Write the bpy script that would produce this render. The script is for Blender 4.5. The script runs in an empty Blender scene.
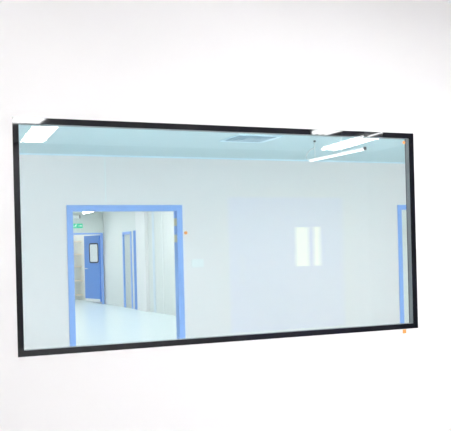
import bpy, bmesh, math
from mathutils import Vector, Matrix
S = bpy.context.scene
C = S.collection
R = math.radians

# ------------------------------------------------------------ camera, world, exposure
cam = bpy.data.objects.new('camera', bpy.data.cameras.new('camera'))
C.objects.link(cam)
cam.data.sensor_fit = 'HORIZONTAL'
cam.data.sensor_width = 36.0
cam.data.lens = 840.0 / 451.0 * 36.0
cam.data.shift_y = 0.078
cam.data.clip_start = 0.05
cam.matrix_world = (Matrix.Translation((0, -4.735, 1.46)) @ Matrix.Rotation(-R(24.03), 4, 'Z')
                    @ Matrix.Rotation(R(90), 4, 'X') @ Matrix.Rotation(-0.0248, 4, 'Z'))
S.camera = cam
W = bpy.data.worlds.new('world'); S.world = W; W.use_nodes = True
wb = W.node_tree.nodes['Background']
wb.inputs[0].default_value = (1.0, 0.97, 0.62, 1); wb.inputs[1].default_value = 3.1
vs = S.view_settings
vs.view_transform = 'Standard'; vs.look = 'None'; vs.gamma = 1.0; vs.use_curve_mapping = False
vs.exposure = 0.0
S.cycles.max_bounces = 14; S.cycles.diffuse_bounces = 8; S.cycles.glossy_bounces = 6
S.cycles.transparent_max_bounces = 24; S.cycles.use_denoising = True
L_TUBE, L_PANEL = 32.0, 38.0       # radiance of tubes and ceiling panels

# ------------------------------------------------------------ materials
def princ(name, col, rough=0.5, metal=0.0, spec=0.5, noise=0.0, scale=3.0):
    m = bpy.data.materials.new(name); m.use_nodes = True
    nt = m.node_tree; b = nt.nodes['Principled BSDF']
    b.inputs['Roughness'].default_value = rough
    b.inputs['Metallic'].default_value = metal
    b.inputs['Specular IOR Level'].default_value = spec
    if noise:
        tc = nt.nodes.new('ShaderNodeTexCoord'); n = nt.nodes.new('ShaderNodeTexNoise')
        n.inputs['Scale'].default_value = scale; n.inputs['Detail'].default_value = 4
        mx = nt.nodes.new('ShaderNodeMix'); mx.data_type = 'RGBA'
        mx.inputs['A'].default_value = (*[c * (1 - noise) for c in col], 1)
        mx.inputs['B'].default_value = (*[min(1, c * (1 + noise)) for c in col], 1)
        nt.links.new(tc.outputs['Object'], n.inputs['Vector'])
        nt.links.new(n.outputs['Fac'], mx.inputs['Factor'])
        nt.links.new(mx.outputs['Result'], b.inputs['Base Color'])
    else:
        b.inputs['Base Color'].default_value = (*col, 1)
    return m
def emit(name, col, s):
    m = bpy.data.materials.new(name); m.use_nodes = True
    nt = m.node_tree; nt.nodes.clear()
    e = nt.nodes.new('ShaderNodeEmission'); o = nt.nodes.new('ShaderNodeOutputMaterial')
    e.inputs[0].default_value = (*col, 1); e.inputs[1].default_value = s
    nt.links.new(e.outputs[0], o.inputs[0]); return m
def glass(name, tint, f0):
    # thin clear sheet: clear where faced squarely, mirror-like at a glance (Schlick)
    m = bpy.data.materials.new(name); m.use_nodes = True
    nt = m.node_tree; nt.nodes.clear(); N = nt.nodes.new
    o = N('ShaderNodeOutputMaterial'); t = N('ShaderNodeBsdfTransparent'); g = N('ShaderNodeBsdfGlossy')
    t.inputs[0].default_value = (*tint, 1); g.inputs['Roughness'].default_value = 0.0
    g.inputs['Color'].default_value = (1, 1, 1, 1)
    lw = N('ShaderNodeLayerWeight'); lw.inputs['Blend'].default_value = 0.5
    p = N('ShaderNodeMath'); p.operation = 'POWER'; p.inputs[1].default_value = 5
    q = N('ShaderNodeMath'); q.operation = 'MULTIPLY_ADD'; q.inputs[1].default_value = 1 - f0; q.inputs[2].default_value = f0
    mx = N('ShaderNodeMixShader')
    nt.links.new(lw.outputs['Facing'], p.inputs[0]); nt.links.new(p.outputs[0], q.inputs[0])
    nt.links.new(q.outputs[0], mx.inputs[0]); nt.links.new(t.outputs[0], mx.inputs[1]); nt.links.new(g.outputs[0], mx.inputs[2])
    nt.links.new(mx.outputs[0], o.inputs[0]); return m

M = {
 'wall':   princ('white_wall_paint', (.885, .873, .872), .6, spec=.2, noise=.008),
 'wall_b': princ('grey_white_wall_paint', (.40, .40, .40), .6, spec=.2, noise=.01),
 'farwall':princ('pale_panel', (.865, .82, .81), .45, spec=.3, noise=.01, scale=1.2),
 'ceil':   princ('dim_tinted_ceiling_panel', (.58, .73, .76), .5, spec=.3, noise=.015),  # glass tint and weaker light on the ceiling put into its colour
 'ceil_w': princ('white_ceiling_panel', (.87, .865, .86), .6, spec=.2, noise=.01),
 'floor':  princ('pale_cyan_floor', (.78, .88, .91), .25, spec=.5, noise=.015, scale=1.0),
 'corwall':princ('grey_white_corridor_panel', (.77, .79, .775), .45, spec=.3, noise=.01),
 'endwall':princ('grey_green_panel', (.68, .73, .70), .5, spec=.3, noise=.01),
 'blue':   princ('blue_lacquered_metal', (.29, .47, .90), .4, spec=.4, noise=.01),
 'blue_d': princ('deep_blue_door', (.13, .31, .76), .4, spec=.4, noise=.01),
 'blue_r': princ('strong_blue_door', (.02, .05, .92), .5, spec=.3, noise=.01),
 'black':  princ('black_glass_enamel', (.004, .004, .007), .03, spec=.42),
 'blackm': princ('black_rubber', (.02, .02, .025), .5),
 'alu':    princ('grey_aluminium', (.17, .19, .20), .35, metal=.3, noise=.03, scale=20),
 'coving': princ('pale_blue_coving', (.72, .90, .98), .3, spec=.6),
 'white':  princ('white_plastic', (.86, .88, .87), .4),
 'door_w': princ('off_white_door', (.80, .80, .75), .5),
 'door_g': princ('grey_door', (.60, .64, .62), .5),
 'vent':   princ('grey_blue_metal', (.38, .52, .60), .4, metal=.2),
 'dark':   princ('dark_plastic', (.08, .09, .09), .5),
 'orange': princ('orange_sticker', (.95, .38, .10), .6),
 'brass':  princ('brass', (.74, .70, .55), .4, metal=.3),
 'steel':  princ('brushed_steel', (.75, .77, .78), .3, metal=.8),
 'beige':  princ('pale_beige_shelf', (.80, .70, .58), .6),
 'green':  emit('green_sign_light', (.07, .68, .40), 1.0),
 'signw':  emit('white_sign_light', (.62, 1.0, .85), 1.0),
 'tube':   emit('tube_light', (.97, .99, 1.0), L_TUBE),
 'panel':  emit('panel_light', (.98, .99, 1.0), L_PANEL),
 'tube_s': emit('slim_tube_light', (.93, .98, 1.0), 2.0),
 'near_fill':  emit('near_fill_light', (1.0, .985, .98), 13.6),
 'far_fill':   emit('far_fill_light', (1.0, .965, .955), 34.5),
 'corridor_fill':   emit('corridor_fill_light', (.96, 1.0, 1.0), 25.0),
 'slimp': princ('faint_blue_strip', (.72, .80, .88), .5),
 'glass':  glass('clear_glass', (.987, .989, .989), .020),
 'glass2': glass('door_glass', (.99, .99, .98), .02),
}

# ------------------------------------------------------------ mesh helpers
def box(bm, x0, x1, y0, y1, z0, z1, bev=0):
    vs_ = [bm.verts.new((x, y, z)) for x in (x0, x1) for y in (y0, y1) for z in (z0, z1)]
    F = [(0,1,3,2),(4,6,7,5),(0,4,5,1),(2,3,7,6),(0,2,6,4),(1,5,7,3)]
    fs = [bm.faces.new([vs_[i] for i in f]) for f in F]
    if bev:
        es = list({e for f in fs for e in f.edges})
        bmesh.ops.bevel(bm, geom=es, offset=bev, segments=2, affect='EDGES', profile=.5)
def cyl(bm, p0, p1, r, n=16):
    p0, p1 = Vector(p0), Vector(p1); d = p1 - p0
    mat = Matrix.Translation((p0 + p1) / 2) @ d.to_track_quat('Z', 'Y').to_matrix().to_4x4()
    bmesh.ops.create_cone(bm, cap_ends=True, segments=n, radius1=r, radius2=r, depth=d.length, matrix=mat)
def tube(bm, pts, r, n=8):
    for a, b in zip(pts[:-1], pts[1:]): cyl(bm, a, b, r, n)
def ring(bm, x0, x1, z0, z1, w, y0, y1, rad=0.0, n=6):
    # rectangular frame of face width w in the xz plane, between y0 and y1, mitred, with rounded corners if rad
    def loop(a0, a1, b0, b1, r):
        out = []
        for cx, cz, s in ((a1 - r, b1 - r, 0), (a0 + r, b1 - r, 1), (a0 + r, b0 + r, 2), (a1 - r, b0 + r, 3)):
            for k in range(n if rad else 1):
                t = R(90 * s + (90 * k / (n - 1) if rad else 45))
                out.append((cx + r * math.cos(t), cz + r * math.sin(t)) if rad else
                           ((a1, a0, a0, a1)[s], (b1, b1, b0, b0)[s]))
        return out
    o, i = loop(x0, x1, z0, z1, rad), loop(x0 + w, x1 - w, z0 + w, z1 - w, max(rad - w, .001) if rad else 0)
    V = [[bm.verts.new((x, y, z)) for x, z in l] for l in (o, i) for y in (y0, y1)]
    k = len(o)
    for j in range(k):
        q = (j + 1) % k
        bm.faces.new((V[0][j], V[0][q], V[2][q], V[2][j])); bm.faces.new((V[1][j], V[3][j], V[3][q], V[1][q]))
        bm.faces.new((V[0][j], V[1][j], V[1][q], V[0][q])); bm.faces.new((V[2][j], V[2][q], V[3][q], V[3][j]))
def obj(name, bm, mat, parent=None, loc=None):
    bmesh.ops.recalc_face_normals(bm, faces=bm.faces)
    me = bpy.data.meshes.new(name); bm.to_mesh(me); bm.free()
    me.materials.append(M[mat])
    o = bpy.data.objects.new(name, me); C.objects.link(o)
    if parent: o.parent = parent
    if loc: o.location = loc
    return o
def tag(o, label, cat=None, group=None, kind=None):
    o['label'] = label
    if cat: o['category'] = cat
    if group: o['group'] = group
    if kind: o['kind'] = kind
    return o
def thing(name, label, cat, loc, group=None, kind=None, rotz=0):
    o = bpy.data.objects.new(name, None); C.objects.link(o); o.location = loc; o.rotation_euler[2] = rotz
    o.empty_display_size = .1
    return tag(o, label, cat, group, kind)
def B(*boxes, bev=0):
    bm = bmesh.new()
    for b in boxes: box(bm, *b, bev=bev)
    return bm
def struct(name, mat, label, cat, *boxes):
    return tag(obj(name, B(*boxes), mat), label, cat, kind='structure')
def dup(root, loc, label=None, group=None):
    r = root.copy(); C.objects.link(r); r.location = loc
    if label: r['label'] = label
    if group: r['group'] = group
    for ch in list(root.children):
        c = ch.copy(); C.objects.link(c); c.parent = r
        for g in ch.children:
            d = g.copy(); C.objects.link(d); d.parent = c
    return r

# ------------------------------------------------------------ room on the near side
WX0, WX1, WZ0, WZ1 = .834, 3.543, .897, 2.232      # window
struct('wall_front', 'wall', 'plain white wall around the black edged window', 'wall',
       (-3, WX0, 0, .05, 0, 3.25), (WX1, 9, 0, .05, 0, 3.25), (WX0, WX1, 0, .05, WZ1, 3.25), (WX0, WX1, 0, .05, 0, WZ0))
SX0, SX1 = 6.08, 8.44                              # opening of the sliding door opposite
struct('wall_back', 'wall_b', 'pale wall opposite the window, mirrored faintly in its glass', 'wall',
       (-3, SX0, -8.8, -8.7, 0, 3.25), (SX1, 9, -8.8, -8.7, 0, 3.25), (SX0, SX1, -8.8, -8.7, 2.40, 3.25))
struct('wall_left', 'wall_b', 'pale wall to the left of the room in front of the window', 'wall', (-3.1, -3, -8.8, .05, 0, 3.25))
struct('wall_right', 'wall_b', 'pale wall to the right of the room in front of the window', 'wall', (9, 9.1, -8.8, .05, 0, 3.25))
struct('floor', 'ceil_w', 'pale floor of the room in front of the window', 'floor', (-3.1, 9.1, -8.8, .05, -.1, 0))
struct('ceiling', 'ceil_w', 'white ceiling of the room in front of the window', 'ceiling', (-3.1, 9.1, -8.8, .05, 3.25, 3.35))

# ------------------------------------------------------------ room behind the window
FB = 5.77
DX0, DX1, DZ = 2.498, 4.06, 2.085                  # blue framed doorway
EX0, EX1 = 7.535, 8.485
struct('wall_middle', 'farwall', 'pale panelled wall with blue doorways, seen through the window', 'wall',
       (-1, DX0, FB, FB + .1, 0, 2.73), (DX1, EX0, FB, FB + .1, 0, 2.73), (EX1, 9.5, FB, FB + .1, 0, 2.73),
       (DX0, DX1, FB, FB + .1, DZ, 2.73), (EX0, EX1, FB, FB + .1, DZ, 2.73))
struct('wall_left', 'farwall', 'pale left side wall of the room behind the glass', 'wall', (-1.1, -1, .05, FB, 0, 2.73))
struct('wall_right', 'farwall', 'pale right side wall of the room behind the glass', 'wall', (9.5, 9.6, .05, FB, 0, 2.73))
struct('floor', 'floor', 'pale cyan floor of the room right behind the glass', 'floor', (-1.1, 9.6, .05, FB + .1, -.1, 0))
struct('ceiling', 'ceil', 'ceiling with a vent, coloured teal for glass tint and dim light, seen through the window top', 'ceiling', (-1.1, 9.6, .05, FB + .1, 2.73, 2.83))
bm = bmesh.new()
pr = [(FB, 2.71)] + [(FB - .02 * (1 - math.cos(R(a))), 2.71 + .02 * math.sin(R(a))) for a in range(15, 91, 15)] + [(FB, 2.73)]
L_ = [[bm.verts.new((x, y, z)) for y, z in pr] for x in (-1, 9.5)]
for j in range(len(pr)):
    q = (j + 1) % len(pr); bm.faces.new((L_[0][j], L_[0][q], L_[1][q], L_[1][j]))
for l in L_: bm.faces.new(l)
tag(obj('trim_1', bm, 'coving'), 'thin pale blue coving where panelled wall meets tinted ceiling', 'coving', kind='structure')
struct('trim_2', 'white', 'thin vertical white joint strip on the pale wall above the blue doorway', 'joint strip', (3.005, 3.02, FB - .004, FB, DZ + .001, 2.71))

# ------------------------------------------------------------ corridor behind the blue doorway
CX = 6.72; CY = 19.0
FY0, FY1, GY0, GY1 = 16.36, 17.12, 15.1, 16.05
struct('floor', 'floor', 'bright cyan white floor of the long corridor beyond the blue doorway', 'floor', (-2, 8, FB + .1, 23, -.1, 0))
struct('ceiling', 'ceil_w', 'white ceiling of the corridor beyond the blue doorway', 'ceiling', (-2, 8, FB + .1, 23, 2.73, 2.83))
struct('wall_right', 'corwall', 'pale corridor wall with side doors beyond the blue doorway', 'wall',
       (CX, CX + .1, FB + .1, FY0, 0, 2.73), (CX, CX + .1, FY1, 23, 0, 2.73), (CX, CX + .1, FY0, FY1, 2.03, 2.73))
struct('wall_left', 'corwall', 'pale left wall of the corridor beyond the blue doorway', 'wall', (-2.1, -2, FB + .1, 23, 0, 2.73))
OX0 = 5.25
struct('wall_end', 'endwall', 'grey green end wall of the corridor below the exit sign', 'wall',
       (-2, OX0, CY, CY + .1, 0, 2.73), (OX0, CX, CY, CY + .1, 2.07, 2.73))
struct('wall_back', 'door_w', 'off-white wall beyond the open blue door at the corridor end', 'wall', (-2, 8, 23, 23.1, 0, 2.73))
struct('trim_3', 'wall', 'white pilaster on the corridor right wall beside the narrow blue strip', 'pilaster', (CX - .08, CX, 15.03, 15.75, 0, 2.73))
struct('trim_4', 'blue_d', 'narrow blue upright strip against the white pilaster in the corridor', 'strip', (CX - .03, CX, 15.76, 16.12, 0.0, 2.04))
struct('trim_5', 'slimp', 'thin pale blue upright strip on the corridor wall nearer than the pilaster', 'strip', (CX - .012, CX, 14.55, 14.68, 0, 2.73))
struct('trim_6', 'white', 'thin white upright joint strip halfway along corridor right wall', 'joint strip', (CX - .01, CX, 13.95, 14.0, 0, 2.73))

# ------------------------------------------------------------ window
w = thing('window_1', 'wide double glazed window with a black edge set in the white wall', 'window', ((WX0 + WX1) / 2, 0, WZ0), kind='structure')
ox, oz = -(WX0 + WX1) / 2, -WZ0
def wobj(name, bm, mat, label=None, par=None):
    bmesh.ops.translate(bm, vec=(ox, 0, oz), verts=bm.verts)
    o = obj(name, bm, mat, par or w)
    if label: o['label'] = label
    return o
BW = .034
bm = bmesh.new(); ring(bm, WX0, WX1, WZ0, WZ1, BW, -.002, .006); wobj('black_border', bm, 'black', 'glossy black edge band')
wobj('front_pane', B((WX0 + BW, WX1 - BW, -.002, .006, WZ0 + BW, WZ1 - BW)), 'glass', 'clear glass')
bm = bmesh.new(); ring(bm, WX0 + .002, WX1 - .002, WZ0 + .002, WZ1 - .002, BW - .002, .006, .044); wobj('spacer_frame', bm, 'alu', 'grey metal spacer')
bm = bmesh.new(); ring(bm, WX0, WX1, WZ0, WZ1, BW, .044, .052); wobj('rear_border', bm, 'blackm', 'black edge band of the rear pane')
wobj('rear_pane', B((WX0 + BW, WX1 - BW, .044, .052, WZ0 + BW, WZ1 - BW)), 'glass', 'clear glass')

# ------------------------------------------------------------ doors
def doorframe(name, label, x0, x1, y0, y1, ztop, fw, mat, lip=.012):
    t = thing(name, label, 'door', ((x0 + x1) / 2, (y0 + y1) / 2, 0), kind='structure')
    c = (x0 + x1) / 2; d = (y1 - y0) / 2 + lip
    a, b = x0 - c, x1 - c
    bm = B((a, a + fw, -d, d, 0, ztop), (b - fw, b, -d, d, 0, ztop), (a + fw, b - fw, -d, d, ztop - fw, ztop))
    obj('frame', bm, mat, t); return t
d1 = doorframe('door_1', 'wide blue framed doorway open to the corridor, left in the window view', DX0, DX1, FB, FB + .1, DZ, .078, 'blue')
for z in (1.86, 1.64):
    bm = bmesh.new(); box(bm, .781 - .078 - .006, .781 - .078, -.05, .02, z - .05, z + .05); cyl(bm, (.697, .02, z - .05), (.697, .02, z + .05), .009, 10)
    h = obj('hinge', bm, 'brass', d1); h['label'] = 'brass hinge on the right jamb'
d2 = doorframe('door_2', 'closed off-white door in blue frame at the right edge of the glass', EX0, EX1, FB, FB + .1, DZ, .07, 'blue')
obj('leaf', B((-.403, .403, -.02, .03, .005, DZ - .073)), 'door_w', d2)['label'] = 'plain off-white door leaf'
bm = bmesh.new(); cyl(bm, (.34, -.02, 1.0), (.34, -.07, 1.0), .012); cyl(bm, (.34, -.065, 1.0), (.22, -.065, 1.0), .01); obj('handle', bm, 'steel', d2)

d3 = doorframe('door_3', 'blue door with rounded window standing ajar at the corridor end', OX0, CX - .03, CY, CY + .1, 2.07, .045, 'blue')
LW = .88
hx = (CX - .03 - OX0) / 2 - .065
lf = obj('leaf', B((-LW, 0, -.02, .02, .06, 2.0)), 'blue_d', d3, (hx, .06, 0)); lf.rotation_euler[2] = -R(75)
lf['label'] = 'blue door leaf swung half open'
bm = bmesh.new(); ring(bm, -.57, -.05, 1.19, 1.78, .035, -.032, .032, rad=.08); obj('window_rim', bm, 'blackm', lf)['label'] = 'black rounded window rim'
obj('window_glass', B((-.54, -.08, -.024, .024, 1.23, 1.74)), 'white', lf)['label'] = 'pale glass in the door'
bm = bmesh.new()
for s in (-1, 1):
    cyl(bm, (-LW + .07, .02 * s, 1.03), (-LW + .07, .07 * s, 1.03), .012); cyl(bm, (-LW + .07, .065 * s, 1.03), (-LW + .25, .065 * s, 1.03), .011)
obj('handle', bm, 'steel', lf)['label'] = 'steel lever handle'
obj('kick_plate', B((-LW + .01, -.01, -.023, .023, .062, .14)), 'white', lf)['label'] = 'white strip along the bottom of the leaf'

d4 = thing('door_4', 'narrow grey side door in blue frame on the corridor right wall', 'door', (CX, (FY0 + FY1) / 2, 0), kind='structure')
h_ = (FY1 - FY0) / 2
obj('frame', B((-.02, .1, -h_, -h_ + .07, 0, 2.03), (-.02, .1, h_ - .07, h_, 0, 2.03), (-.02, .1, -h_ + .07, h_ - .07, 1.96, 2.03)), 'blue', d4)
obj('leaf', B((.02, .06, -h_ + .072, h_ - .072, .005, 1.958)), 'door_g', d4)['label'] = 'grey door leaf'

d5 = thing('door_5', 'large blue sliding door mirrored faintly in the middle of the glass', 'door', ((SX0 + SX1) / 2, -8.75, 0), kind='structure')
c5 = (SX0 + SX1) / 2
V = [(7.43 - c5, 7.73 - c5), (7.81 - c5, 7.98 - c5)]; a5, b5, z0, z1 = SX0 - c5, SX1 - c5, 1.14, 1.86
obj('leaf', B((a5, V[0][0], -.03, .03, 0, 2.4), (V[1][1], b5, -.03, .03, 0, 2.4), (V[0][0], V[1][1], -.03, .03, 0, z0),
              (V[0][0], V[1][1], -.03, .03, z1, 2.4), (V[0][1], V[1][0], -.03, .03, z0, z1)), 'blue_r', d5)
for a, b in V: obj('pane', B((a, b, -.004, .004, z0, z1)), 'glass2', d5)
bm = bmesh.new(); cyl(bm, (-.95, .03, .9), (-.95, .09, .9), .012); cyl(bm, (-.95, .03, 1.3), (-.95, .09, 1.3), .012); cyl(bm, (-.95, .09, .86), (-.95, .09, 1.34), .014); obj('handle', bm, 'steel', d5)

# ------------------------------------------------------------ lights
def batten(name, label, loc, length, wid, hgt, rods, mat='tube', group=None, cable=False):
    # linear lamp along y; origin at the ceiling point above its near end; z of lamp = -drop
    t = thing(name, label, 'lamp', loc, group)
    drop = loc[2] - rods[0]
    z = -drop
    obj('body', B((-wid / 2, wid / 2, 0, length, z + hgt * .55, z + hgt), bev=.004), 'white', t)
    bm = bmesh.new()
    n = max(1, int(wid / .06)); r = min(hgt * .45, .02)
    for k in range(n):
        x = (k - (n - 1) / 2) * (wid / n)
        cyl(bm, (x, .02, z + hgt * .25), (x, length - .02, z + hgt * .25), r, 14)
    obj('tube', bm, mat, t)['label'] = 'lit fluorescent tube'
    for y in (0, length):
        obj('end_cap', B((-wid / 2, wid / 2, y - .008, y + .008, z - .003, z + hgt + .002), bev=.003), 'dark' if y == 0 else 'white', t)
    for y in rods[1]:
        bm = bmesh.new(); cyl(bm, (0, y, z + hgt), (0, y, 0), .006); rd = obj('rod', bm, 'white', t)
        bm = bmesh.new(); cyl(bm, (0, y, -.02), (0, y, 0), .014); obj('ceiling_cap', bm, 'dark', rd)
    if cable:
        y_ = rods[1][1]
        P = [(y_, -.09), (y_ + .08, -.095), (y_ + .16, -.12), (y_ + .205, -.16), (y_ + .18, -.20), (length + .005, z + .015)]
        pts = []
        for k in range(len(P) - 1):                       # Catmull-Rom through the points
            q = [Vector(P[max(0, min(len(P) - 1, k + d))]) for d in (-1, 0, 1, 2)]
            for m in range(6):
                u = m / 6
                v = .5 * (2 * q[1] + (q[2] - q[0]) * u + (2 * q[0] - 5 * q[1] + 4 * q[2] - q[3]) * u * u + (3 * q[1] - q[0] - 3 * q[2] + q[3]) * u ** 3)
                pts.append((0, v.x, v.y))
        pts.append((0, *P[-1]))
        bm = bmesh.new(); tube(bm, pts, .007, 6); obj('cable', bm, 'white', t)['label'] = 'thin curved white cable'
    return t
batten('tube_lamp', 'slim white tube lamp hanging on two rods, lowest bright streak at upper right', (5.01, 2.80, 2.73), 1.17, .032, .030, (2.495, (.47, 1.05)), mat='tube_s', cable=True)
b_ = batten('tube_lamp', 'bright wide tube lamp mirrored just under the top border, above the slim hanging one', (4.66, -2.87, 3.25), .88, .20, .05, (2.50, (.2, .7)))
b_.rotation_euler[2] = R(6)
bm = bmesh.new(); cyl(bm, (-.06, .9, -.74), (-.06, 1.17, -.74), .007, 12); obj('tube', bm, 'tube', b_)['label'] = 'slender conduit past the wide lamp, made to glow for its mirrored streak'  # conduit given lamp glow so its mirrored line shows bright
batten('tube_lamp', 'tube lamp mirrored in the black border at upper right, leftmost streak there', (3.93, -1.93, 3.25), 1.1, .19, .05, (2.50, (.25, .9)))
batten('tube_lamp', 'tiny bright lamp at the corridor ceiling, top left inside the blue doorway', (5.40, 15.1, 2.73), 1.05, .06, .06, (2.49, (.2, .85)))

def panel(label, loc, wx, wy, group=None, mat='panel', rotz=0):
    t = thing('ceiling_panel_light', label, 'lamp', loc, group, rotz=rotz)
    a, b = wx / 2, wy / 2
    obj('frame', B((-a - .02, -a, -b - .02, b + .02, -.022, 0), (a, a + .02, -b - .02, b + .02, -.022, 0),
                   (-a, a, -b - .02, -b, -.022, 0), (-a, a, b, b + .02, -.022, 0)), 'white', t)
    obj('diffuser', B((-a, a, -b, b, -.016, -.004)), mat, t)['label'] = 'glowing white diffuser'
    return t
panel('long ceiling panel light mirrored brightly in the glass at its upper left corner', (2.555, -7.62, 3.25), .36, 1.66, rotz=R(4.5))
panel('ceiling panel light mirrored across the black border at its upper left end', (2.14, -6.02, 3.25), .42, 1.2)
g1 = 'added unseen ceiling panels lighting the room in front of the window'  # row added out of view to brighten the window wall
p0 = panel('added unseen ceiling panel light brightening the window wall', (-1.6, -1.3, 3.25), 1.2, .3, g1, mat='near_fill')
for x in (0.4, 2.4, 4.6, 6.8): dup(p0, (x, -1.3, 3.25))
g4 = 'added unseen ceiling panels behind the viewpoint'  # added out of view to brighten the sliding door for its reflection
p3 = panel('added unseen panel light behind the viewpoint, brightening the blue sliding door', (4.6, -5.15, 3.25), 1.2, .3, g4, mat='near_fill')
for x in (6.4, 8.1): dup(p3, (x, -5.15, 3.25))
g2 = 'added unseen ceiling panels lighting the room behind the glass'  # fill panels added out of view for the far room
p1 = panel('added unseen ceiling panel light near the glass, brightening the room behind it', (0.6, 1.3, 2.73), 1.2, .3, g2, mat='far_fill')
for x in (2.6, 4.6, 6.8, 8.4): dup(p1, (x, 1.3, 2.73))
g3 = 'added unseen ceiling panels lighting the corridor'  # fill panels added where the corridor ceiling stays hidden
p2 = panel('added unseen ceiling panel light brightening the corridor beyond the doorway', (3.5, 7.2, 2.73), 1.2, .3, g3, mat='corridor_fill')
for x, y in ((5.2, 9.5), (3.0, 11.5), (5.4, 13.2), (3.5, 15.5), (5.3, 17.6), (3.0, 21.0), (5.6, 20.8), (7.0, 22.4)): dup(p2, (x, y, 2.73))

# ------------------------------------------------------------ small things behind the glass
v = thing('ceiling_vent', 'square louvred air vent in the tinted ceiling, top middle of the glass', 'vent', (4.18, 3.86, 2.73))
for k in range(4):
    s = .27 - k * .06
    bm = bmesh.new()
    o_ = [bm.verts.new((sx * s, sy * s, -.012 - .0 * k)) for sx, sy in ((-1, -1), (1, -1), (1, 1), (-1, 1))]
    i_ = [bm.verts.new((sx * (s - .035), sy * (s - .035), -.002)) for sx, sy in ((-1, -1), (1, -1), (1, 1), (-1, 1))]
    t_ = [bm.verts.new((sx * s, sy * s, -.001)) for sx, sy in ((-1, -1), (1, -1), (1, 1), (-1, 1))]
    for j in range(4):
        q = (j + 1) % 4
        bm.faces.new((o_[j], o_[q], i_[q], i_[j])); bm.faces.new((o_[j], t_[j], t_[q], o_[q]))
    obj('outer_frame' if k == 0 else 'louvre', bm, 'coving' if k == 0 else 'vent', v)
obj('backing', B((-.265, .265, -.265, .265, -.0009, 0)), 'vent', v)

sw = thing('light_switch', 'small white switch plate on the pale wall right of the doorway', 'switch', (4.265, FB, 1.30))
obj('plate', B((-.088, .088, -.010, 0, -.056, .056), bev=.003), 'white', sw)
for x in (-.042, .042): obj('rocker', B((x - .036, x + .036, -.014, -.010, -.042, .042)), 'white', sw)
bm = bmesh.new(); cyl(bm, (0, -.012, 0), (0, 0, 0), .022, 20)
tag(obj('indicator_light', bm, 'orange', None, (4.105, FB, 1.712)), 'small round orange indicator on the wall beside the blue doorway', 'indicator')
bm = bmesh.new(); cyl(bm, (0, -.001, 0), (0, 0, 0), .011, 20)
tag(obj('sticker', bm, 'orange', None, (3.462, -.0022, 2.168)), 'tiny orange sticker on the glass at its upper right corner', 'sticker')
bm = bmesh.new(); box(bm, -.014, .014, -.0015, 0, -.013, .013)
tag(obj('sticker', bm, 'orange', None, (3.43, 0, .880)), 'tiny orange sticker on the white wall just below the lower right border', 'sticker')

# exit sign above the far door
ex = thing('exit_sign', 'small green exit sign with running figure and arrow above the far door', 'sign', (5.92, CY, 2.21))
obj('board', B((-.18, .18, -.03, 0, 0, .13), bev=.004), 'green', ex)
def poly(bm, pts, y0=-.033, y1=-.029):
    a = [bm.verts.new((x, y0, z)) for x, z in pts]; b = [bm.verts.new((x, y1, z)) for x, z in pts]
    bm.faces.new(a); bm.faces.new(b[::-1]); n = len(pts)
    for j in range(n): bm.faces.new((a[j], a[(j + 1) % n], b[(j + 1) % n], b[j]))
def limb(bm, p, q, w_):
    d = (Vector(q) - Vector(p)).normalized(); n = Vector((-d.y, d.x)) * w_ / 2
    P, Q = Vector(p), Vector(q); poly(bm, [tuple(P + n), tuple(P - n), tuple(Q - n), tuple(Q + n)])
bm = bmesh.new()
cyl(bm, (-.005, -.033, .107), (-.005, -.029, .107), .011, 14)
limb(bm, (-.015, .095), (-.035, .058), .024); limb(bm, (-.035, .06), (-.012, .038), .014); limb(bm, (-.012, .04), (-.018, .014), .012)
limb(bm, (-.038, .06), (-.058, .036), .014); limb(bm, (-.058, .036), (-.082, .036), .012)
limb(bm, (-.012, .092), (.012, .072), .010); limb(bm, (-.022, .090), (-.052, .078), .010); limb(bm, (-.052, .078), (-.054, .062), .009)
obj('running_figure', bm, 'signw', ex)['label'] = 'white running figure'
bm = bmesh.new(); ring(bm, -.155, -.09, .012, .118, .008, -.033, -.029); obj('doorway_symbol', bm, 'signw', ex)
bm = bmesh.new(); limb(bm, (.05, .065), (.12, .065), .016); poly(bm, [(.118, .098), (.160, .065), (.118, .032)]); obj('arrow', bm, 'signw', ex)['label'] = 'white arrow pointing right'
em = thing('emergency_light', 'pale box light with dark edge above the green exit sign', 'lamp', (5.90, CY, 2.48))
obj('body', B((-.14, .10, -.06, 0, 0, .10), bev=.01), 'white', em)
obj('lens', B((-.12, .08, -.064, -.06, .02, .08)), 'white', em)
obj('side_clip', B((.10, .125, -.07, 0, .01, .10)), 'dark', em)['label'] = 'dark upright clip'

# shelves beyond the open far door
rk = thing('shelf_rack', 'white rack with pale beige shelves inside the far open door', 'shelf', (6.62, 21.6, 0))
for x in (-.55, .20):
    for y in (0, .4): obj('post', B((x - .015, x + .015, y - .015, y + .015, 0, 1.95)), 'white', rk)
for z in (.15, .6, 1.05, 1.45, 1.85): obj('shelf', B((-.565, .215, -.015, .415, z, z + .025)), 'beige', rk)
